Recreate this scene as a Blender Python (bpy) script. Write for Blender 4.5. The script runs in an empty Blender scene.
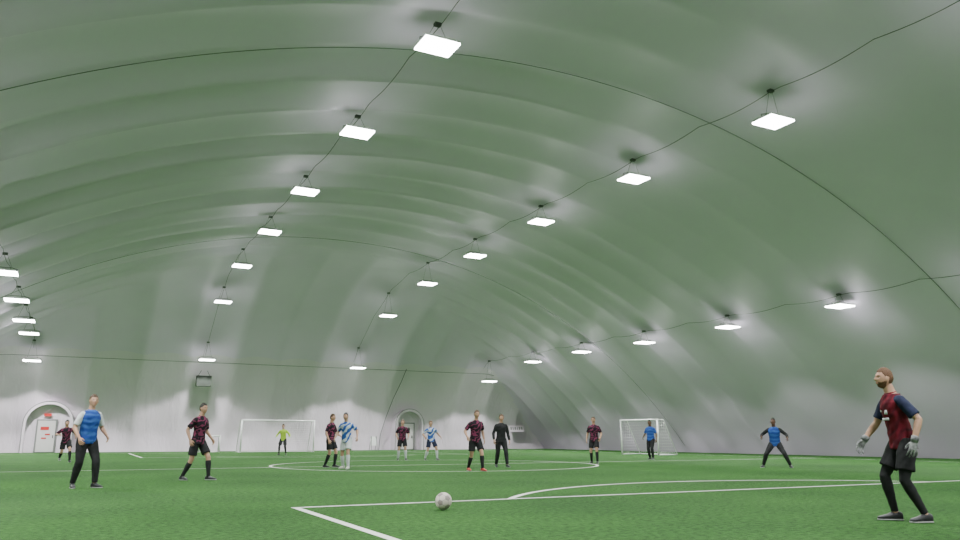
import bpy, bmesh, math, random
from mathutils import Vector, Matrix
from math import sin, cos, pi, sqrt, radians, exp, atan2, asin
random.seed(4)
scn = bpy.context.scene
col = scn.collection

# ---------------------------------------------------------------- materials
def new_mat(name, color=(.8,.8,.8), rough=.6, metal=0., spec=.4, emis=None, estr=0.):
    m = bpy.data.materials.new(name); m.use_nodes = True
    b = m.node_tree.nodes['Principled BSDF']
    b.inputs['Base Color'].default_value = (*color, 1)
    b.inputs['Roughness'].default_value = rough
    b.inputs['Metallic'].default_value = metal
    b.inputs['Specular IOR Level'].default_value = spec
    if emis:
        b.inputs['Emission Color'].default_value = (*emis, 1)
        b.inputs['Emission Strength'].default_value = estr
    return m

def N(m, t, **kw):
    n = m.node_tree.nodes.new(t)
    for k, v in kw.items():
        if k in n.inputs.keys(): n.inputs[k].default_value = v
        else: setattr(n, k, v)
    return n
def L(m, a, b): m.node_tree.links.new(a, b)
def bsdf(m): return m.node_tree.nodes['Principled BSDF']

def noisy(name, c1, c2, scale=10., rough=.7, bump=0., bscale=None, spec=.3, detail=4.):
    m = new_mat(name, c1, rough, spec=spec)
    tc = N(m, 'ShaderNodeTexCoord')
    n = N(m, 'ShaderNodeTexNoise', Scale=scale, Detail=detail)
    L(m, tc.outputs['Object'], n.inputs['Vector'])
    r = N(m, 'ShaderNodeValToRGB')
    r.color_ramp.elements[0].position = .35; r.color_ramp.elements[0].color = (*c1, 1)
    r.color_ramp.elements[1].position = .65; r.color_ramp.elements[1].color = (*c2, 1)
    L(m, n.outputs['Fac'], r.inputs['Fac']); L(m, r.outputs['Color'], bsdf(m).inputs['Base Color'])
    if bump:
        n2 = N(m, 'ShaderNodeTexNoise', Scale=bscale or scale, Detail=3.)
        L(m, tc.outputs['Object'], n2.inputs['Vector'])
        bp = N(m, 'ShaderNodeBump', Strength=bump, Distance=.02)
        L(m, n2.outputs['Fac'], bp.inputs['Height']); L(m, bp.outputs['Normal'], bsdf(m).inputs['Normal'])
    return m

def banded(name, c1, c2, scale=3., dist=4., direction='DIAGONAL', pos=.5, soft=.05):
    m = new_mat(name, c1, .75, spec=.2)
    tc = N(m, 'ShaderNodeTexCoord')
    w = N(m, 'ShaderNodeTexWave', Scale=scale, Distortion=dist)
    w.bands_direction = direction
    w.inputs['Detail'].default_value = 2.; w.inputs['Detail Scale'].default_value = 1.5
    L(m, tc.outputs['Object'], w.inputs['Vector'])
    r = N(m, 'ShaderNodeValToRGB')
    r.color_ramp.elements[0].position = pos-soft; r.color_ramp.elements[0].color = (*c1, 1)
    r.color_ramp.elements[1].position = pos+soft; r.color_ramp.elements[1].color = (*c2, 1)
    L(m, w.outputs['Fac'], r.inputs['Fac']); L(m, r.outputs['Color'], bsdf(m).inputs['Base Color'])
    return m

# membrane
def membrane_mat(name, base, fold, dist=.10):
    m = new_mat(name, base, .45, spec=.4)
    tc = N(m, 'ShaderNodeTexCoord')
    mp = N(m, 'ShaderNodeMapping'); mp.inputs['Scale'].default_value = (.35, .35, .6)
    L(m, tc.outputs['Object'], mp.inputs['Vector'])
    n = N(m, 'ShaderNodeTexNoise', Scale=.55, Detail=2.)
    L(m, mp.outputs['Vector'], n.inputs['Vector'])
    mp2 = N(m, 'ShaderNodeMapping'); mp2.inputs['Scale'].default_value = (1.6, .8, .55)
    mp2.inputs['Rotation'].default_value = (0, .25, 0)
    L(m, tc.outputs['Object'], mp2.inputs['Vector'])
    n2 = N(m, 'ShaderNodeTexNoise', Scale=1.0, Detail=3., Distortion=.6)
    L(m, mp2.outputs['Vector'], n2.inputs['Vector'])
    mul = N(m, 'ShaderNodeMath', operation='MULTIPLY'); mul.inputs[1].default_value = fold
    L(m, n2.outputs['Fac'], mul.inputs[0])
    add = N(m, 'ShaderNodeMath', operation='ADD')
    L(m, n.outputs['Fac'], add.inputs[0]); L(m, mul.outputs[0], add.inputs[1])
    bp = N(m, 'ShaderNodeBump', Strength=.5, Distance=dist)
    L(m, add.outputs[0], bp.inputs['Height']); L(m, bp.outputs['Normal'], bsdf(m).inputs['Normal'])
    n3 = N(m, 'ShaderNodeTexNoise', Scale=.25, Detail=5.)
    L(m, tc.outputs['Object'], n3.inputs['Vector'])
    r = N(m, 'ShaderNodeValToRGB')
    r.color_ramp.elements[0].position = .3; r.color_ramp.elements[0].color = (*[c*.92 for c in base], 1)
    r.color_ramp.elements[1].position = .7; r.color_ramp.elements[1].color = (*base, 1)
    L(m, n3.outputs['Fac'], r.inputs['Fac']); L(m, r.outputs['Color'], bsdf(m).inputs['Base Color'])
    return m
M_mem = membrane_mat('dome_membrane', (.675,.575,.725), 0., .05)
M_wall = membrane_mat('dome_wall_membrane', (.70,.61,.70), 1.0, .20)

# turf
def turf_mat():
    m = new_mat('artificial_turf', (.03,.17,.02), .85, spec=.15)
    tc = N(m, 'ShaderNodeTexCoord')
    a = N(m, 'ShaderNodeTexNoise', Scale=.35, Detail=4.)
    b = N(m, 'ShaderNodeTexNoise', Scale=14., Detail=6.)
    c = N(m, 'ShaderNodeTexNoise', Scale=90., Detail=4.)
    for n in (a, b, c): L(m, tc.outputs['Object'], n.inputs['Vector'])
    r1 = N(m, 'ShaderNodeValToRGB')
    r1.color_ramp.elements[0].position = .3; r1.color_ramp.elements[0].color = (.030,.098,.020,1)
    r1.color_ramp.elements[1].position = .7; r1.color_ramp.elements[1].color = (.046,.145,.027,1)
    L(m, a.outputs['Fac'], r1.inputs['Fac'])
    mm = N(m, 'ShaderNodeMath', operation='ADD'); L(m, b.outputs['Fac'], mm.inputs[0]); L(m, c.outputs['Fac'], mm.inputs[1])
    r2 = N(m, 'ShaderNodeMapRange'); r2.inputs['From Min'].default_value = .7; r2.inputs['From Max'].default_value = 1.3
    r2.inputs['To Min'].default_value = .2; r2.inputs['To Max'].default_value = 1.7
    L(m, mm.outputs[0], r2.inputs['Value'])
    vm = N(m, 'ShaderNodeVectorMath', operation='SCALE')
    L(m, r1.outputs['Color'], vm.inputs[0]); L(m, r2.outputs['Result'], vm.inputs['Scale'])
    L(m, vm.outputs['Vector'], bsdf(m).inputs['Base Color'])
    bp = N(m, 'ShaderNodeBump', Strength=.8, Distance=.035)
    L(m, mm.outputs[0], bp.inputs['Height']); L(m, bp.outputs['Normal'], bsdf(m).inputs['Normal'])
    return m
M_turf = turf_mat()
M_line = noisy('line_fibre_white', (.58,.62,.56), (.74,.76,.72), 25., .8)
M_cable = new_mat('black_cable', (.06,.07,.062), .6)
M_rcable = new_mat('restraint_cable_grey', (.09,.11,.095), .6)
M_house = new_mat('lamp_housing', (.5,.51,.5), .5, .1)
M_lens = new_mat('lamp_lens', (1,1,1), .3, emis=(.97,1.,.98), estr=36.)
M_white = new_mat('white_paint', (.8,.8,.8), .35)
M_door = new_mat('door_white', (.62,.58,.60), .5)
M_net = new_mat('net_cord', (.7,.72,.7), .8)
M_dark = new_mat('dark_plastic', (.02,.02,.022), .5)
M_spk = new_mat('speaker_cloth', (.03,.035,.03), 1., spec=0.)
M_grey = new_mat('grey_plastic', (.2,.2,.2), .5)
M_red = new_mat('red_print', (.55,.03,.03), .5)

# clothes / skin
SK = new_mat('skin_fair', (.52,.30,.21), .55)
SK2 = new_mat('skin_dark', (.14,.07,.045), .5)
EYE = new_mat('eye_white', (.6,.58,.55), .3); IRIS = new_mat('iris_dark', (.03,.02,.015), .3)
LIP = new_mat('lips', (.42,.16,.13), .5)
HB = noisy('hair_brown', (.05,.028,.015), (.10,.055,.03), 60., .6, .3)
HG = noisy('hair_ginger', (.10,.05,.028), (.16,.08,.042), 60., .6, .3)
HK = noisy('hair_black', (.012,.01,.009), (.03,.025,.02), 60., .6, .3)
C_blk = noisy('cloth_black', (.012,.012,.014), (.022,.022,.025), 8., .8, .2, 12.)
C_pink = banded('jersey_black_pink', (.016,.012,.018), (.20,.035,.09), 3.6, 11., 'DIAGONAL', .76, .08)
C_blue = banded('bib_blue', (.02,.06,.30), (.045,.13,.44), 2.5, 5., 'Z', .6, .4)
C_bluew = banded('jersey_blue_white', (.04,.12,.48), (.55,.60,.68), 2.6, 6., 'DIAGONAL', .6)
C_white = noisy('cloth_white', (.55,.57,.6), (.66,.67,.7), 8., .8, .2, 12.)
C_yel = noisy('cloth_lime', (.42,.62,.05), (.5,.7,.08), 8., .8, .2, 12.)
C_navy = noisy('cloth_navy', (.012,.016,.045), (.02,.026,.07), 8., .8, .2, 12.)
C_red = banded('jersey_maroon', (.085,.008,.018), (.17,.012,.026), 3.5, 6., 'DIAGONAL', .45, .4)
C_glove = noisy('glove_grey', (.35,.35,.36), (.12,.12,.13), 20., .7)
C_boot = new_mat('boot_dark', (.03,.03,.035), .4); C_bootw = new_mat('boot_light', (.6,.6,.55), .4)
C_bootr = new_mat('boot_red', (.5,.05,.04), .4)
C_sole = new_mat('boot_sole', (.4,.4,.4), .5)

def make_obj(name, verts, faces, mats, midx=None, smooth=True, parent=None, loc=None):
    me = bpy.data.meshes.new(name); me.from_pydata([tuple(v) for v in verts], [], faces)
    for m in mats: me.materials.append(m)
    if midx: me.polygons.foreach_set('material_index', midx)
    me.polygons.foreach_set('use_smooth', [smooth]*len(me.polygons))
    me.update()
    o = bpy.data.objects.new(name, me); col.objects.link(o)
    if parent: o.parent = parent
    if loc: o.location = loc
    return o

class Geo:
    def __init__(s): s.v=[]; s.f=[]; s.m=[]
    def add(s, vf, mi=0, M=None, flip=False):
        v, f = vf; o = len(s.v)
        if M is not None: v = [M @ Vector(p) for p in v]
        s.v += [tuple(p) for p in v]
        for q in f:
            q = [i+o for i in q]
            if flip: q.reverse()
            s.f.append(q); s.m.append(mi)
        return s

def loft(pts, rad, n=12, ref=None):
    pts = [Vector(p) for p in pts]; vs=[]; fs=[]
    T=[]
    for i in range(len(pts)):
        a = pts[max(i-1,0)]; b = pts[min(i+1,len(pts)-1)]
        t=(b-a); T.append(t.normalized() if t.length>1e-9 else Vector((0,0,1)))
    u = Vector(ref) if ref is not None else (Vector((1,0,0)) if abs(T[0].x)<.8 else Vector((0,1,0)))
    for i,p in enumerate(pts):
        t=T[i]
        if ref is not None: u=Vector(ref)
        u=(u-t*u.dot(t)).normalized(); w=t.cross(u)
        r=rad[i]; a,b=(r if isinstance(r,tuple) else (r,r))
        for k in range(n):
            th=2*pi*k/n
            vs.append(p+u*a*cos(th)+w*b*sin(th))
    for i in range(len(pts)-1):
        for k in range(n):
            k2=(k+1)%n
            fs.append((i*n+k,i*n+k2,(i+1)*n+k2,(i+1)*n+k))
    fs.append(tuple(reversed(range(n)))); fs.append(tuple(range((len(pts)-1)*n,len(pts)*n)))
    return vs,fs

def box(c, s, M=None):
    cx,cy,cz=c; a,b,d=s[0]/2,s[1]/2,s[2]/2
    v=[Vector((cx+i*a,cy+j*b,cz+k*d)) for i in(-1,1) for j in(-1,1) for k in(-1,1)]
    f=[(0,1,3,2),(4,6,7,5),(0,4,5,1),(2,3,7,6),(0,2,6,4),(1,5,7,3)]
    if M is not None: v=[M@p for p in v]
    return v,f

def ball(c, r, n=12, m=8):
    if not isinstance(r,tuple): r=(r,r,r)
    v=[Vector((c[0],c[1],c[2]+r[2]))]; f=[]
    for i in range(1,m):
        ph=pi*i/m
        for k in range(n):
            th=2*pi*k/n
            v.append(Vector((c[0]+r[0]*sin(ph)*cos(th),c[1]+r[1]*sin(ph)*sin(th),c[2]+r[2]*cos(ph))))
    v.append(Vector((c[0],c[1],c[2]-r[2])))
    for k in range(n): f.append((0,1+k,1+(k+1)%n))
    for i in range(m-2):
        for k in range(n):
            a=1+i*n; f.append((a+k,a+n+k,a+n+(k+1)%n,a+(k+1)%n))
    e=len(v)-1; a=1+(m-2)*n
    for k in range(n): f.append((a+(k+1)%n,a+k,e))
    return v,f

def remesh(vf_list, voxel, smooth_it=3, fac=.5):
    g=Geo()
    for vf in vf_list: g.add(vf)
    me=bpy.data.meshes.new('t'); me.from_pydata(g.v,[],g.f)
    bm=bmesh.new(); bm.from_mesh(me); bmesh.ops.recalc_face_normals(bm,faces=bm.faces); bm.to_mesh(me); bm.free()
    o=bpy.data.objects.new('t',me); col.objects.link(o)
    md=o.modifiers.new('r','REMESH'); md.mode='VOXEL'; md.voxel_size=voxel
    if smooth_it:
        s=o.modifiers.new('s','SMOOTH'); s.factor=fac; s.iterations=smooth_it
    dg=bpy.context.evaluated_depsgraph_get(); ev=o.evaluated_get(dg); m2=ev.to_mesh()
    v=[p.co.copy() for p in m2.vertices]; f=[tuple(p.vertices) for p in m2.polygons]
    ev.to_mesh_clear(); bpy.data.objects.remove(o); bpy.data.meshes.remove(me)
    return v,f

# ---------------------------------------------------------------- dome shape
CX=12.7; R=31.6; H=12.2; HW=sqrt(R*R-(R-H)**2); YF=61.; YN=-7.; LE=24.; P=2.34
def S(x):
    o=min(abs(x-CX),HW); return sqrt(R*R-o*o)-(R-H)
def E(y):
    D=max(0,min(YF-y,y-YN)); D=min(D,LE); return 13*sqrt(max(0,1-(1-D/LE)**2))
def surf(x,y):
    a,b=S(x),E(y); k=.8*min(1,min(a,b)/2)+1e-6
    h=max(k-abs(a-b),0)/k
    return min(a,b)-h*h*k/4
ys=[]
n=110
for i in range(n): ys.append(YN+LE*(1-cos(pi/2*i/n)))
y=YN+LE
while y<YF-LE-.05: ys.append(y); y+=.18
for i in range(n,-1,-1): ys.append(YF-LE*(1-cos(pi/2*i/n)))
thm=asin(HW/R); nx=190
xs=[CX+R*sin(-thm+2*thm*i/nx) for i in range(nx+1)]
V=[]
for y in ys:
    for x in xs:
        z=surf(x,y); s,e=S(x),E(y)
        w=min(1,max(0,(s-e)/1.2+.5)); w=w*w*(3-2*w)   # 1 = end cap region
        fade=min(1,z/1.2)
        left=min(1,max(0,(CX+8-x)/16)); far=min(1,max(0,(y-28)/12))
        k_=math.floor((y-18.6)/P)
        A=(.05+.16*far*(1-left)+.38*left)*(1+.40*sin(k_*2.3+x*.15))
        rb=abs(sin(pi*(y-18.6)/P))**.8*A*(1-w)*fade
        ns=Vector((x-CX,0,z+(R-H))).normalized()
        D=min(YF-y,y-YN); D=min(D,LE); sg=1 if YF-y<y-YN else -1
        ne=Vector((0,sg*(LE-D)/LE**2,max(e,.01)/169)).normalized()
        re=abs(sin(pi*(x-CX)/3.1))*.36*w*fade
        p=Vector((x,y,z))+ns*rb+ne*re
        V.append(p)
W=len(xs)
parts={'ceiling':[], 'wall_far':[], 'wall_near':[], 'wall_left':[], 'wall_right':[]}
zs=2.6
for j in range(len(ys)-1):
    for i in range(nx):
        q=(j*W+i,(j+1)*W+i,(j+1)*W+i+1,j*W+i+1)
        xm=(xs[i]+xs[i+1])/2; ym=(ys[j]+ys[j+1])/2
        s,e=S(xm),E(ym)
        if e<6.6 and e<=s: k='wall_far' if ym>30 else 'wall_near'
        elif s<zs: k='wall_left' if xm<CX else 'wall_right'
        else: k='ceiling'
        parts[k].append(q)
for k,fs in parts.items():
    used={}; vv=[]; ff=[]
    for q in fs:
        r=[]
        for i in q:
            if i not in used: used[i]=len(vv); vv.append(V[i])
            r.append(used[i])
        ff.append(r)
    make_obj(k, vv, ff, [M_mem if k in('ceiling','wall_right','wall_left') else M_wall])

# floor
g=Geo(); g.add(box((CX,27,-.05),(56,76,.1)))
make_obj('floor', g.v, g.f, [M_turf], smooth=False)

# ---------------------------------------------------------------- pitch markings
g=Geo(); LW=.10; ZL=.006
def line(x1,y1,x2,y2,w=LW):
    d=Vector((x2-x1,y2-y1,0)); n_=Vector((-d.y,d.x,0)).normalized()*w/2
    a=Vector((x1,y1,ZL)); b=Vector((x2,y2,ZL))
    o=len(g.v); g.v+= [tuple(p) for p in (a-n_,b-n_,b+n_,a+n_)]; g.f.append([o,o+1,o+2,o+3]); g.m.append(0)
def arc(cx,cy,r,a0,a1,w=LW,n=80):
    for i in range(n):
        t0=a0+(a1-a0)*i/n; t1=a0+(a1-a0)*(i+1)/n; o=len(g.v)
        for t,rr in((t0,r-w/2),(t1,r-w/2),(t1,r+w/2),(t0,r+w/2)): g.v.append((cx+rr*cos(t),cy+rr*sin(t),ZL))
        g.f.append([o,o+1,o+2,o+3]); g.m.append(0)
PX=12.; G0=-.5; G1=55.; HALF=27.2
line(2.89,G0,2.89,11.57,.11); line(2.83,11.57,21.17,11.57,.11); line(21.11,G0,21.11,11.57,.11)
ha=asin(4.27/7.0); arc(PX,7.3,7.0,ha,pi-ha,.11)
line(-8.5,G0,32.5,G0); line(-8.5,G1,32.5,G1); line(-8.5,G0,-8.5,G1); line(32.5,G0,32.5,G1)
line(-8.5,HALF,32.5,HALF); arc(PX,HALF,6.,0,2*pi)
line(2.89,G1,2.89,43); line(2.89,43,21.11,43); line(21.11,43,21.11,G1)
arc(PX,47.2,7.0,pi+ha,2*pi-ha)
make_obj('pitch_markings', g.v, g.f, [M_line], smooth=False)

# ---------------------------------------------------------------- cables on the membrane
def cable(name, pts, r=.022, n=6, mat=M_cable):
    v,f=loft(pts,[r]*len(pts),n); return make_obj(name,v,f,[mat])
for yy in (18.6,42.):
    pts=[(x,yy,surf(x,yy)-.03) for x in xs[2:-2:2]]
    cable('dome_restraint_cable', pts, .011, mat=M_rcable)
pts=[(x, YF-3.0, min(surf(x,YF-3.0),6.9)-.05) for x in xs if 22>abs(x-CX) and S(x)>6.4]
cable('dome_restraint_cable', pts, .018, mat=M_rcable)

rows=[
 (7.4, [(17.,11.06),(23.7,11.1),(30.6,11.02),(37.4,10.91),(44.8,10.66),(51.,9.53),(56.5,6.28),(10.2,11.05),(3.5,9.6),(-2.,7.3)]),
 (18.3,[(15.8,10.6),(22.7,10.85),(29.6,10.86),(36.5,10.68),(43.1,10.3),(50.,9.25),(56.3,6.14),(9.,10.6),(2.3,9.5),(-3.,6.6)]),
 (29.6,[(22.8,6.7),(29.6,6.62),(36.4,6.54),(43.,6.62),(49.4,6.5),(56.4,5.5),(16.,6.6),(9.2,6.6),(2.4,6.6),(-3.5,5.0)]),
 (-3.2,[(33.6,7.1),(41.,7.2),(46.6,7.0),(51.5,6.9),(57.,5.8),(23.,7.1),(16.5,7.1),(10.,7.1),(4.,7.1),(-1.,7.0)]),
]
SPOT=2600; SPILL=30
for X,ll in rows:
    pts=[]; y=-5.
    while y<=57.6:
        ph=(y-2)/3.4*pi
        pts.append((X, y, surf(X,y)-.06-.13*abs(sin(ph)))); y+=.4
    cable('lighting_power_cable', pts, .011)
    for (yl,zl) in ll:
        g=Geo()
        g.add(box((0,0,.055),(.96,.76,.07)),0)
        g.add(box((0,0,.0),(.98,.78,.05)),1)
        for k in range(-3,4): g.add(box((k*.12,0,.11),(.02,.5,.05)),0)      # cooling fins
        top=surf(X,yl)-zl-.02
        for sx in(-1,1):
            g.add(loft([(sx*.50,0,.05),(sx*.50,0,.16),(sx*.28,0,.22)],[.012]*3,6),2)
            g.add(loft([(sx*.28,0,.22),(sx*.05,0,max(.42,top))],[.006]*2,6),2)
        g.add(loft([(-.28,0,.22),(.28,0,.22)],[.012]*2,6),2)
        g.add(box((.0,0,max(.42,top)-.04),(.18,.14,.08)),2)                  # junction box
        o=make_obj('flood_lamp', g.v,g.f,[M_house,M_lens,M_cable],g.m,False,loc=(X,yl,zl))
        ld=bpy.data.lights.new('beam','SPOT'); ld.energy=SPOT; ld.spot_size=radians(124); ld.spot_blend=.16
        ld.shadow_soft_size=.15; ld.color=(.98,1.,.98)
        lo=bpy.data.objects.new('beam',ld); col.objects.link(lo); lo.parent=o; lo.location=(0,0,-.08)
        lp=bpy.data.lights.new('spill','POINT'); lp.energy=SPILL; lp.shadow_soft_size=.4; lp.color=(.98,1.,.98)
        lo=bpy.data.objects.new('spill',lp); col.objects.link(lo); lo.parent=o; lo.location=(0,0,-1.)

# ---------------------------------------------------------------- goals
def goal(name, w, h, dt, db, loc, rotz):
    g=Geo(); r=.05
    for sx in(-1,1):
        g.add(loft([(sx*w/2,0,0),(sx*w/2,0,h)],[r]*2,10),0)
        g.add(loft([(sx*w/2,0,h),(sx*w/2,dt,h),(sx*w/2,db,.03)],[.025]*3,8),0)
        g.add(loft([(sx*w/2,0,.03),(sx*w/2,db,.03)],[.025]*2,8),0)
    g.add(loft([(-w/2-r,0,h),(w/2+r,0,h)],[r]*2,10),0)
    g.add(loft([(-w/2,db,.03),(w/2,db,.03)],[.025]*2,8),0)
    g.add(loft([(-w/2,dt,h),(w/2,dt,h)],[.018]*2,6),0)
    s=.16; nr=.0045
    nxn=int(w/s)
    for i in range(nxn+1):
        x=-w/2+w*i/nxn
        g.add(loft([(x,0,h),(x,dt,h-.02),(x,(dt+db)/2,h/2),(x,db,.03)],[nr]*4,3),1)
    L2=sqrt((db-dt)**2+h*h); k=int(L2/s)
    for i in range(k+1):
        t=i/k; g.add(loft([(-w/2,dt+(db-dt)*t,h*(1-t)+.02),(w/2,dt+(db-dt)*t,h*(1-t)+.02)],[nr]*2,3),1)
    k=max(2,int(dt/s))
    for i in range(k): g.add(loft([(-w/2,dt*i/k,h),(w/2,dt*i/k,h)],[nr]*2,3),1)
    for sx in(-1,1):
        k=int(h/s)
        for i in range(1,k):
            z=h*i/k; g.add(loft([(sx*w/2,0,z),(sx*w/2,db+(dt-db)*z/h,z)],[nr]*2,3),1)
        k=int(db/s)
        for i in range(1,k):
            yy=db*i/k; z=h if yy<=dt else h*(db-yy)/(db-dt)
            g.add(loft([(sx*w/2,yy,.03),(sx*w/2,yy,z)],[nr]*2,3),1)
    o=make_obj(name,g.v,g.f,[M_white,M_net],g.m,True,loc=loc); o.rotation_euler=(0,0,rotz); return o
goal('football_goal',5.,2.15,.7,1.6,(12.3,55.,0),0)
goal('football_goal',3.0,2.0,.5,1.5,(29.3,36.9,0),radians(-90+6))
goal('mini_goal',1.3,1.1,.2,.6,(8.,56.6,0),0)

# ---------------------------------------------------------------- airlock doors
def arch_profile(w,h,n=16):
    r=w/2; pts=[(-r,0)]
    for i in range(n+1):
        a=pi-pi*i/n; pts.append((r*cos(a),h-r+r*sin(a)))
    pts.append((r,0)); return pts
def airlock(name,w,h,loc,leaf):
    g=Geo(); pr=arch_profile(w,h); pi_=arch_profile(w-.35,h-.2)
    n=len(pr)
    for (x,z) in pr: g.v.append((x,0,z))
    for (x,z) in pr: g.v.append((x,1.6,z))
    for (x,z) in pi_: g.v.append((x,0,z))
    for (x,z) in pi_: g.v.append((x,.7,z))
    for i in range(n-1):
        g.f.append([i,i+1,n+i+1,n+i]); g.m.append(0)
        g.f.append([i,i+1,2*n+i+1,2*n+i]); g.m.append(0)
        g.f.append([2*n+i,2*n+i+1,3*n+i+1,3*n+i]); g.m.append(0)
    g.f.append(list(range(3*n,4*n))); g.m.append(0)
    g.add(loft([(x,-.02,z) for x,z in pr],[.022]*n,8),5)
    if leaf:
        lx=-.1
        g.add(box((lx,.62,1.1),(1.25,.10,2.2)),5)
        g.add(box((lx,.56,1.08),(1.05,.06,2.05)),2)
        g.add(box((lx-.1,.52,1.6),(.5,.02,.22)),3)
        g.add(box((lx+.1,.52,1.2),(.3,.02,.10)),3)
        g.add(box((lx-.1,.52,.95),(.3,.02,.10)),3)
        g.add(box((lx+.42,.50,1.05),(.05,.08,.2)),4)
        g.add(box((lx,.54,2.5),(.45,.04,.18)),3)
    else:
        g.add(box((0,.62,1.1),(1.3,.10,2.2)),5)
        g.add(box((0,.56,1.08),(1.1,.06,2.05)),2)
        g.add(box((.4,.50,1.05),(.05,.08,.2)),4)
        g.add(box((0,.54,1.55),(.45,.02,.5)),5)
    return make_obj(name,g.v,g.f,[M_wall,M_white,M_door,M_red,M_dark,M_grey],g.m,False,loc=loc)
airlock('door_1',3.0,3.4,(-1.95,60.0,0),True)
airlock('door_2',2.5,3.3,(24.1,60.0,0),False)

# wall banner with lettering bars
g=Geo(); g.add(box((0,0,0),(1.5,.03,.55)),0)
x=-.62
for wd in (.12,.10,.16,.09,.15,.12):
    g.add(box((x+wd/2,-.02,.03),(wd,.02,.26)),1); x+=wd+.09
o=make_obj('wall_banner',g.v,g.f,[M_wall,M_grey],g.m,False,loc=(34.3,60.2,1.75)); o.rotation_euler=(radians(-12),0,0)

# loudspeaker
g=Geo()
g.add(box((0,0,0),(1.0,.45,.75)),0); g.add(loft([(0,-.24,0),(0,-.20,0)],[.28,.28],20),0); g.add(loft([(.33,-.24,.2),(.33,-.20,.2)],[.09,.09],14),0)
g.add(loft([(-.4,0,.37),(-.2,0,.75)],[.015]*2,6),0); g.add(loft([(.4,0,.37),(.2,0,.75)],[.015]*2,6),0)
make_obj('loudspeaker',g.v,g.f,[M_spk,M_grey],g.m,False,loc=(7.55,58.5,4.95))
cable('hanging_cable',[(23.,58.2,6.4),(22.8,58.8,5.4),(22.4,59.6,4.),(22.,60.,2.6),(21.7,60.4,1.2),(21.6,60.4,.02)],.025)
g=Geo()
for sx in(-.25,.25):
    g.add(loft([(sx,0,0),(sx*.8,.2,1.1)],[.025]*2,6),0); g.add(loft([(sx,.5,0),(sx*.8,.25,1.1)],[.025]*2,6),0)
g.add(box((0,.12,.75),(.5,.03,.7),Matrix.Rotation(radians(-10),4,'X')),1)
make_obj('tactics_board',g.v,g.f,[M_grey,M_white],g.m,False,loc=(20.6,58.6,0))

# ---------------------------------------------------------------- football
bm=bmesh.new(); bmesh.ops.create_icosphere(bm,subdivisions=1,radius=1)
bmesh.ops.bevel(bm,geom=bm.verts[:],offset=33.33,offset_type='PERCENT',segments=1,profile=.5,affect='VERTICES')
for f in bm.faces: f.material_index=1 if len(f.verts)==5 else 0
res=bmesh.ops.inset_individual(bm,faces=bm.faces[:],thickness=.02)
for f in res['faces']: f.material_index=2
bmesh.ops.triangulate(bm,faces=bm.faces[:])
bmesh.ops.subdivide_edges(bm,edges=bm.edges[:],cuts=3,use_grid_fill=True)
for v in bm.verts: v.co=v.co.normalized()*.118
for f in bm.faces: f.smooth=True
me=bpy.data.meshes.new('football'); bm.to_mesh(me); bm.free()
for m in (new_mat('ball_white',(.62,.56,.50),.4),new_mat('ball_panel',(.30,.25,.24),.4),M_grey): me.materials.append(m)
o=bpy.data.objects.new('football',me); col.objects.link(o); o.location=(4.67,10.3,.123); o.rotation_euler=(.4,.3,.9)

# ---------------------------------------------------------------- people
def head_pt(d):
    x,y,z=d.x*.077,d.y*.096,d.z*.118
    if z<0:
        t=-z/.118
        x*=1-.26*t**1.5
        if y<0: y*=1-.38*t
        if t>.6: z*=1-.06*(t-.6)
    if y>0:
        ax=abs(x)
        y*=.93+.05*(1-min(1,ax/.07))
        y+=.022*exp(-(x/.011)**2)*exp(-((z+.024)/.018)**2)+.008*exp(-(x/.009)**2)*exp(-((z+.002)/.02)**2)
        y-=.010*exp(-((ax-.031)/.015)**2-((z-.006)/.012)**2)
        y+=.005*exp(-((z-.028)/.010)**2)*exp(-(x/.05)**2)
        y+=.016*exp(-((z+.100)/.022)**2-(x/.032)**2)
        y+=.007*exp(-((z+.062)/.010)**2-(x/.022)**2)
        y-=.003*exp(-((z+.078)/.006)**2-(x/.03)**2)
    return Vector((x,y,z))
HD=ball((0,0,0),1.,64,48)
head_skin=([head_pt(d) for d in HD[0]],HD[1])
def hair_mesh():
    vs=[]
    for d in HD[0]:
        p=head_pt(d)
        thr=.060 if p.y>.05 else (.060-.050*min(1,(.05-p.y)/.03) if p.y>.012 else (-.020 if p.y>.004 else (.02 if p.y>-.022 else -.058)))
        n_=.010*sin(d.x*23+d.z*17)*sin(d.y*19)+.008*sin(d.x*51+d.y*37)
        if p.z>thr: k=1.045+n_+.075*max(0,d.z)**2
        else: k=.93
        vs.append(p*k)
    return vs,HD[1]
HAIR=hair_mesh()
def beard_mesh():
    vs=[]
    for d in HD[0]:
        p=head_pt(d)
        on = p.y>-.005 and p.z<-.036-.016*min(1,max(0,p.y-.03)/.03) and not(abs(p.x)<.019 and -.071<p.z<-.055 and p.y>.05)
        if on and p.z>-.052 and p.y>.07: on=abs(p.x)<.028
        vs.append(p*(1.02 if on else .93))
    return vs,HD[1]
BEARD=beard_mesh()
def make_hand(curl,vox):
    parts=[loft([(0,0,-.03),(0,0,0),(.002,0,.03),(.002,0,.06),(0,0,.092)],[(.026,.020),(.027,.018),(.037,.017),(.042,.015),(.038,.011)],12,(1,0,0))]
    for x0,ln,sp in((.031,.072,9),(.0105,.080,2),(-.0105,.074,-5),(-.031,.058,-13)):
        p=Vector((x0,0,.078)); pts=[p]; a=0
        for k,(fr,da) in enumerate(((.2,4),(.4,24*curl),(.32,30*curl),(.24,22*curl))):
            a+=radians(da); s=radians(sp)
            p=p+Vector((sin(s)*cos(a),sin(a),cos(a)*cos(s)))*ln*fr*1.1; pts.append(p)
        parts.append(loft(pts,[.0098,.0095,.009,.0082,.006],8))
    parts.append(loft([(.018,.002,.018),(.042,.010,.040),(.058,.018,.064),(.063,.026,.086),(.062,.032,.098)],[.014,.0135,.011,.0095,.006],8))
    return remesh(parts,vox,2,.4)
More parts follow.
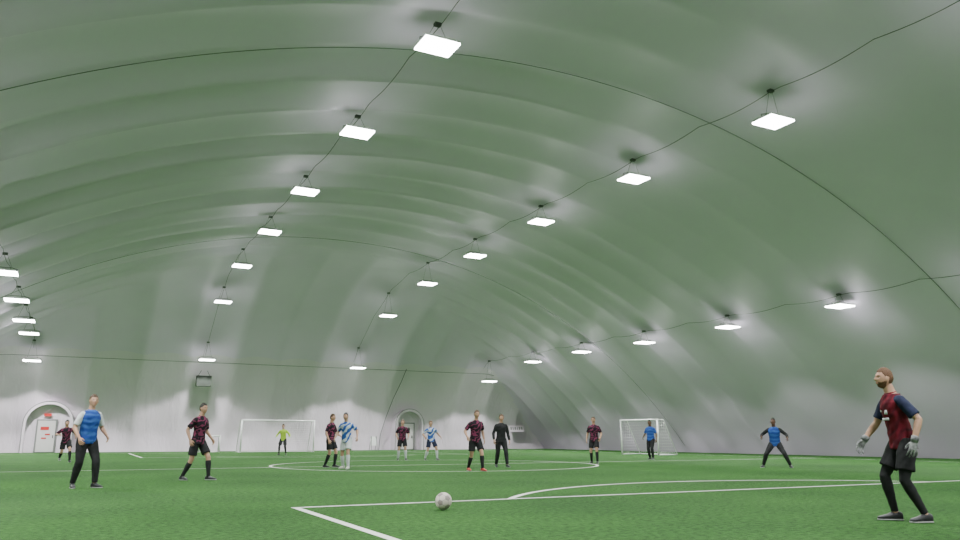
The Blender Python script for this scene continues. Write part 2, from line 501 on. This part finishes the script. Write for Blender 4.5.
HAND=make_hand(1.,.005); HAND_OPEN=make_hand(.8,.004)

def ik(a,b,l1,l2,pole):
    a=Vector(a); b=Vector(b); d=b-a; dl=d.length
    if dl>(l1+l2)*.995: b=a+d*((l1+l2)*.995/dl); d=b-a; dl=d.length
    n_=d/dl; x=(l1*l1-l2*l2+dl*dl)/(2*dl); h=sqrt(max(0,l1*l1-x*x))
    p=Vector(pole); p=(p-n_*p.dot(n_)).normalized()
    return a+n_*x+p*h, b

def lerp(a,b,t): return Vector(a)*(1-t)+Vector(b)*t
def crumple(vf, amp=.0035):
    out=[]
    for p in vf[0]:
        p=Vector(p)
        k=sin(p.z*30+sin(p.x*21)*2.6+p.y*19)*sin(p.x*26+p.z*11+p.y*14)+.6*sin(p.z*60+p.y*41+p.x*33)
        c=Vector((p.x,p.y,0)); c=c.normalized() if c.length>1e-5 else Vector((0,1,0))
        out.append(p+c*amp*k)
    return out,vf[1]

def person(name, loc, ang, hip=(0,0,.91), lean=(0,.03), fl=(-.11,.0,0,8), fr=(.11,.0,0,-8), hl=(-.27,.08,.88), hr=(.27,.08,.88),
           head=(0,0), twist=0, skin=SK, hair=HB, shirt=C_pink, sleeve='short', sleeve_mat=None, bib=None, bottom='shorts', bmat=C_blk,
           sock=C_blk, boot=C_boot, glove=None, beard=None, scale=1., vox=.016, logo=None):
    hip=Vector(hip); up=Vector((lean[0],lean[1],.62)); up.normalize()
    tw=radians(twist)
    sx=Vector((cos(tw),sin(tw),0)); sx=(sx-up*sx.dot(up)).normalized()
    hx=Vector((1,0,0))
    def sp(h,fwd=0):
        return hip+ Vector((0,0,1))*min(h,.0) + up*max(h,0) + Vector((0,1,0))*fwd
    mats=[]; g=Geo()
    def mi(m):
        if m not in mats: mats.append(m)
        return mats.index(m)
    def tors(e,h0,h1,hem=False):
        prof=[(-.09,.110,.09),(-.05,.150,.108),(0,.162,.116),(.08,.150,.108),(.16,.140,.102),(.24,.142,.102),(.32,.156,.112),(.40,.168,.116),(.46,.168,.106),(.505,.142,.090),(.535,.108,.078),(.56,.082,.068),(.585,.064,.060)]
        if hem: prof[0]=(-.085,.168,.122); prof[1]=(-.05,.167,.120); prof[2]=(0,.164,.118)
        pts=[];rad=[]
        for h,a,b in prof:
            if h<h0-.001 or h>h1+.001: continue
            pts.append(sp(h,.010*sin(max(0,h)*6))); rad.append((a+e,b+e))
        return loft(pts,rad,20,hx.lerp(sx,.6))
    neck0=sp(.54); neck1=sp(.64,.012)
    hc=sp(.742,.03)
    shR=sp(.480)+sx*.170; shL=sp(.480)-sx*.170
    hipR=hip+hx*.092; hipL=hip-hx*.092
    legs=[]
    for side,h_,ft in((1,hipR,fr),(-1,hipL,fl)):
        yaw=radians(ft[3]); fd=Vector((-sin(yaw),cos(yaw),0))
        ank=Vector((ft[0],ft[1],ft[2]+.085+(ft[4] if len(ft)>4 else 0)))
        pole=(fd+Vector((0,1,0)))*1.; pole.z=.15
        kn,ank=ik(h_,ank,.435,.425,pole); legs.append((side,h_,kn,ank,fd,ft))
    arms=[]
    for side,s_,w_ in((1,shR,hr),(-1,shL,hl)):
        el,wr=ik(s_,w_,.285,.255,(side*.45,-1,-.15)); arms.append((side,s_,el,wr))
    body=[tors(0,-.09,.585), loft([sp(.50),neck0,sp(.59,.005),neck1,hc+Vector((0,-.01,-.03))],[.085,.074,.062,.059,.05],14)]
    for side,h_,kn,ank,fd,ft in legs:
        body.append(loft([h_+Vector((0,0,.04)),lerp(h_,kn,.1),lerp(h_,kn,.45),lerp(h_,kn,.85),kn,lerp(kn,ank,.12),lerp(kn,ank,.33),lerp(kn,ank,.7),lerp(kn,ank,.95),ank-Vector((0,0,.03))],
                         [.08,.088,.080,.058,.055,.052,.058,.042,.036,.036],14))
    for side,s_,el,wr in arms:
        inn=s_-sx*side*.06
        body.append(loft([inn,s_,lerp(s_,el,.15),lerp(s_,el,.5),lerp(s_,el,.9),el,lerp(el,wr,.15),lerp(el,wr,.35),lerp(el,wr,.75),wr],
                         [.045,.054,.055,.050,.042,.041,.043,.042,.032,.028],12))
    g.add(remesh(body,vox*.85,3), mi(skin))
    def sleeves(kind,e):
        out=[]
        for side,s_,el,wr in arms:
            inn=s_-sx*side*.09+up*.01
            if kind=='short': out.append(loft([inn,s_,lerp(s_,el,.2),lerp(s_,el,.5),lerp(s_,el,.80)],[.050+e,.061+e,.066+e,.065+e,.067+e],14))
            elif kind=='long': out.append(loft([inn,s_,lerp(s_,el,.2),lerp(s_,el,.6),el,lerp(el,wr,.4),lerp(el,wr,.95)],[.050+e,.061+e,.064+e,.058+e,.053+e,.050+e,.040+e],14))
        return out
    if sleeve_mat:
        g.add(crumple(remesh([tors(.018,-.09,.56,True)],vox,3)), mi(shirt))
        g.add(crumple(remesh(sleeves(sleeve,0)+[tors(.008,.42,.53)],vox,3)), mi(sleeve_mat))
    else:
        g.add(crumple(remesh([tors(.018,-.09,.56,True)]+sleeves(sleeve,0),vox,3)), mi(shirt))
    g.add(loft([sp(.550,.003),sp(.58,.006)],[(.084,.074),(.070,.066)],18,sx), mi(shirt))
    if bib: g.add(crumple(remesh([tors(.030,-.07,.56,True), loft([shL*.75+shR*.25+up*.02,shR*.75+shL*.25+up*.02],[.055,.055],12)],vox,2)), mi(bib))
    if logo:
        for hx_,hz,ww,hh in((-.05,.36,.05,.05),(.05,.38,.03,.03),(0,.28,.14,.03)):
            g.add(box((0,0,0),(ww,.012,hh),Matrix.Translation(sp(hz,.010*sin(hz*6))+sx*hx_+sx.cross(up)*-(.125 if hz>.3 else .120))), mi(logo))
    def hips(e): return tors(e,-.09,.08)
    bt=[hips(.012)]
    if bottom in('shorts','tights'):
        for side,h_,kn,ank,fd,ft in legs:
            bt.append(loft([h_+Vector((0,0,.03)),lerp(h_,kn,.15),lerp(h_,kn,.5),lerp(h_,kn,.76)],[.095,.102,.102,.104],16))
        g.add(crumple(remesh(bt,vox,2)), mi(bmat))
    if bottom in('trousers','tights'):
        e=-.004 if bottom=='tights' else .010
        bt=[hips(.005)]
        for side,h_,kn,ank,fd,ft in legs:
            bt.append(loft([h_+Vector((0,0,.03)),lerp(h_,kn,.15),lerp(h_,kn,.5),lerp(h_,kn,.85),kn,lerp(kn,ank,.3),lerp(kn,ank,.7),lerp(kn,ank,.97)],
                [.09+e,.10+e,.088+e,.068+e,.064+e,.066+e,.050+e,.044+e],16))
        g.add(crumple(remesh(bt,vox,2),.002), mi(bmat))
    for side,h_,kn,ank,fd,ft in legs:
        if bottom=='shorts':
            g.add(loft([lerp(kn,ank,.15),lerp(kn,ank,.18),lerp(kn,ank,.35),lerp(kn,ank,.7),lerp(kn,ank,.95),ank-Vector((0,0,.03))],[.050,.060,.064,.048,.042,.042],16), mi(sock))
        pit=ft[4]*2.6 if len(ft)>4 else 0
        F=Vector((fd.x,fd.y,0))*cos(pit)-Vector((0,0,1))*sin(pit); Sd=Vector((fd.y,-fd.x,0)); U=Sd.cross(F)
        if U.z<0: U=-U
        def shoe(st):
            vs=[];fs=[];n_=14
            for yy,w,z0,z1 in st:
                c=ank+F*yy
                for k in range(n_):
                    th=2*pi*k/n_; xx=w*cos(th); zz=sin(th)
                    zv=z0+(z1-z0)*(0.5+.5*zz) if zz>0 else z0+(z1-z0)*.5*(1+max(-1,zz*1.8))
                    vs.append(c+Sd*xx+U*(zv-.085))
            m_=len(st)
            for i in range(m_-1):
                for k in range(n_): fs.append((i*n_+k,i*n_+(k+1)%n_,(i+1)*n_+(k+1)%n_,(i+1)*n_+k))
            fs.append(tuple(range(n_-1,-1,-1))); fs.append(tuple(range((m_-1)*n_,m_*n_)))
            return vs,fs
        g.add(shoe([(-.078,.018,.03,.07),(-.07,.030,.012,.09),(-.04,.038,.012,.105),(.0,.041,.012,.11),(.04,.041,.012,.095),(.09,.046,.012,.07),(.14,.047,.012,.055),(.175,.038,.014,.045),(.195,.018,.018,.035)]), mi(boot))
        g.add(shoe([(-.08,.020,0,.016),(-.06,.036,0,.018),(.0,.040,0,.018),(.05,.042,0,.018),(.12,.050,0,.018),(.17,.042,0,.018),(.198,.018,.003,.018)]), mi(C_sole))
    for side,s_,el,wr in arms:
        Z=(wr-el).normalized(); Z=(Z+Vector((0,0,-.25))).normalized()
        T=Vector((-side*.25,1,.25)); T=(T-Z*T.dot(Z)).normalized()
        Pn=Vector((-side,0,0)); Pn=(Pn-Z*Pn.dot(Z)-T*Pn.dot(T)).normalized()
        k=1.0 if not glove else 1.15
        M=Matrix(((T.x*k,Pn.x*k,Z.x*k,wr.x),(T.y*k,Pn.y*k,Z.y*k,wr.y),(T.z*k,Pn.z*k,Z.z*k,wr.z),(0,0,0,1)))
        g.add(HAND_OPEN if glove else HAND, mi(glove or skin), M, flip=(T.cross(Pn).dot(Z)<0))
        if glove: g.add(loft([lerp(el,wr,.78),lerp(el,wr,.82),wr+Z*.01],[.036,.042,.040],14), mi(glove))
    hy,hp=radians(head[0]),radians(head[1])
    MH=Matrix.Translation(hc)@Matrix.Rotation(hy,4,'Z')@Matrix.Rotation(-hp,4,'X')@Matrix.Scale(1.03,4)
    g.add(head_skin,mi(skin),MH)
    g.add(HAIR,mi(hair),MH)
    if beard: g.add(BEARD,mi(beard),MH)
    for s_ in(-1,1):
        g.add(ball((s_*.031,.069,.004),(.011,.010,.006),10,8),mi(EYE),MH)
        g.add(ball((s_*.031,.0755,.004),(.0055,.005,.005),8,6),mi(IRIS),MH)
        g.add(loft([(s_*.014,.088,.020),(s_*.032,.082,.024),(s_*.048,.070,.020)],[.003,.0038,.002],6),mi(hair),MH)
        g.add(ball((s_*.076,-.008,-.004),(.008,.017,.030),10,8),mi(skin),MH@Matrix.Rotation(s_*.25,4,'Z'))
    g.add(loft([(-.022,.080,-.062),(-.01,.090,-.061),(0,.093,-.062),(.01,.090,-.061),(.022,.080,-.062)],[.002,.0045,.005,.0045,.002],8),mi(LIP),MH)
    v=[Vector(p)*scale*1.012 for p in g.v]
    zmin=min(p.z for p in v)
    o=make_obj(name,v,g.f,mats,g.m,True,loc=(loc[0],loc[1],-zmin+.002))
    o.rotation_euler=(0,0,radians(ang-207)); return o

person('football_player',(.14,18.03),60, lean=(0,.05), fl=(-.15,.16,0,10), fr=(.13,-.12,0,-25), hl=(-.28,.20,.98), hr=(.27,.16,.94),
       head=(-15,-5), shirt=C_blue, sleeve='short', sleeve_mat=C_white, bib=C_blue, bottom='trousers', skin=SK, hair=HB, boot=C_boot, vox=.014, scale=1.04)
person('football_player',(-.48,37.06),35, hip=(0,0,.84), lean=(.05,.12), fl=(-.16,.30,0,5), fr=(.14,-.32,.02,0,.08), hl=(-.32,.10,1.05), hr=(.32,.28,1.1),
       head=(10,0), hair=HK)
person('football_player',(2.57,20.1),70, hip=(0,0,.88), lean=(0,.05), fl=(-.13,.26,0,10), fr=(.14,-.26,0,-15), hl=(-.29,.16,.92), hr=(.29,.02,.90),
       head=(-5,-3), hair=HK, vox=.014, scale=1.03)
person('goalkeeper',(10.6,46.1),0, hip=(0,-.03,.88), lean=(0,.08), fl=(-.2,0,0,12), fr=(.2,0,0,-12), hl=(-.40,.15,.98), hr=(.40,.15,.98),
       shirt=C_yel, sleeve='long', bottom='tights', glove=C_white)
person('football_player',(7.72,26.5),70, lean=(0,.02), fl=(-.12,.12,0,10), fr=(.13,-.1,0,-10), hl=(-.26,.26,1.02), hr=(.28,.10,.90), hair=HB)
person('football_player',(7.8,24.9),-15, lean=(.02,.05), fl=(-.15,.16,0,8), fr=(.17,-.14,0,-12), hl=(-.38,.05,1.00), hr=(.36,.12,.98), shirt=C_bluew,
       bottom='shorts', bmat=C_white, sock=C_white, hair=HK, boot=C_bootw)
person('football_player',(13.1,33.5),10, fl=(-.17,.05,0,8), fr=(.17,-.05,0,-12), hl=(-.25,.22,1.0), hr=(.25,.22,1.0), hair=HB, sock=C_white)
person('football_player',(14.27,32.9),25, hip=(0,0,.87), lean=(.06,.06), fl=(-.26,.10,0,8), fr=(.22,-.15,0,-12), hl=(-.40,.12,1.02), hr=(.36,.15,1.0), shirt=C_bluew, bmat=C_navy, sock=C_white, hair=HB)
person('football_player',(10.84,21.6),25, hip=(0,0,.89), lean=(.0,.07), fl=(-.13,.24,0,8), fr=(.13,-.20,0,-5), hl=(-.29,.0,.90), hr=(.34,.18,.98), hair=HB, vox=.014, boot=C_bootr, scale=1.03)
person('coach',(13.1,24.1),15, lean=(0,.03), fl=(-.16,.20,0,8), fr=(.13,-.16,0,-8), hl=(-.29,.05,.88), hr=(.28,.10,.90), shirt=C_blk, sleeve='long', bottom='trousers', hair=HB, boot=C_boot)
person('football_player',(18.1,25.6),-20, lean=(0,.04), fl=(-.14,.16,0,8), fr=(.15,-.12,0,-8), hl=(-.27,.18,.96), hr=(.29,.05,.90), hair=HB)
person('football_player',(23.7,29.0),-40, fl=(-.13,.10,0,8), fr=(.13,-.10,0,-8), hl=(-.30,.05,.9), hr=(.28,.20,1.0), shirt=C_blue, sleeve='short', bib=C_blue, bottom='trousers', skin=SK2, hair=HK)
person('football_player',(21.2,19.4),-25, hip=(0,-.06,.78), lean=(0,.13), fl=(-.44,.06,0,18), fr=(.42,.0,0,-18), hl=(-.42,.22,.98), hr=(.40,.25,1.02),
       shirt=C_blue, sleeve='long', sleeve_mat=C_blk, bib=C_blue, bottom='trousers', skin=SK2, hair=HK)
# near goalkeeper
person('goalkeeper',(9.07,6.36),-92, hip=(0,-.06,.89), lean=(0,.09), fl=(-.12,-.16,0,10), fr=(.12,.06,0,-12), hl=(-.30,-.04,.90), hr=(.26,.27,.91),
       head=(0,-6), shirt=C_red, sleeve='short', sleeve_mat=C_navy, bottom='tights', hair=HG, beard=HG, glove=C_glove, boot=C_boot, scale=1.05, vox=.010, logo=C_white)

# ---------------------------------------------------------------- camera & world
cam=bpy.data.cameras.new('camera'); cam.sensor_width=36.; cam.lens=36*768/960; cam.clip_end=300
co=bpy.data.objects.new('camera',cam); col.objects.link(co); co.location=(0,0,1.0)
co.rotation_euler=(radians(90+12.3),0,radians(-27)); scn.camera=co
w=bpy.data.worlds.new('world'); scn.world=w; w.use_nodes=True
w.node_tree.nodes['Background'].inputs[0].default_value=(.02,.025,.02,1); w.node_tree.nodes['Background'].inputs[1].default_value=.3
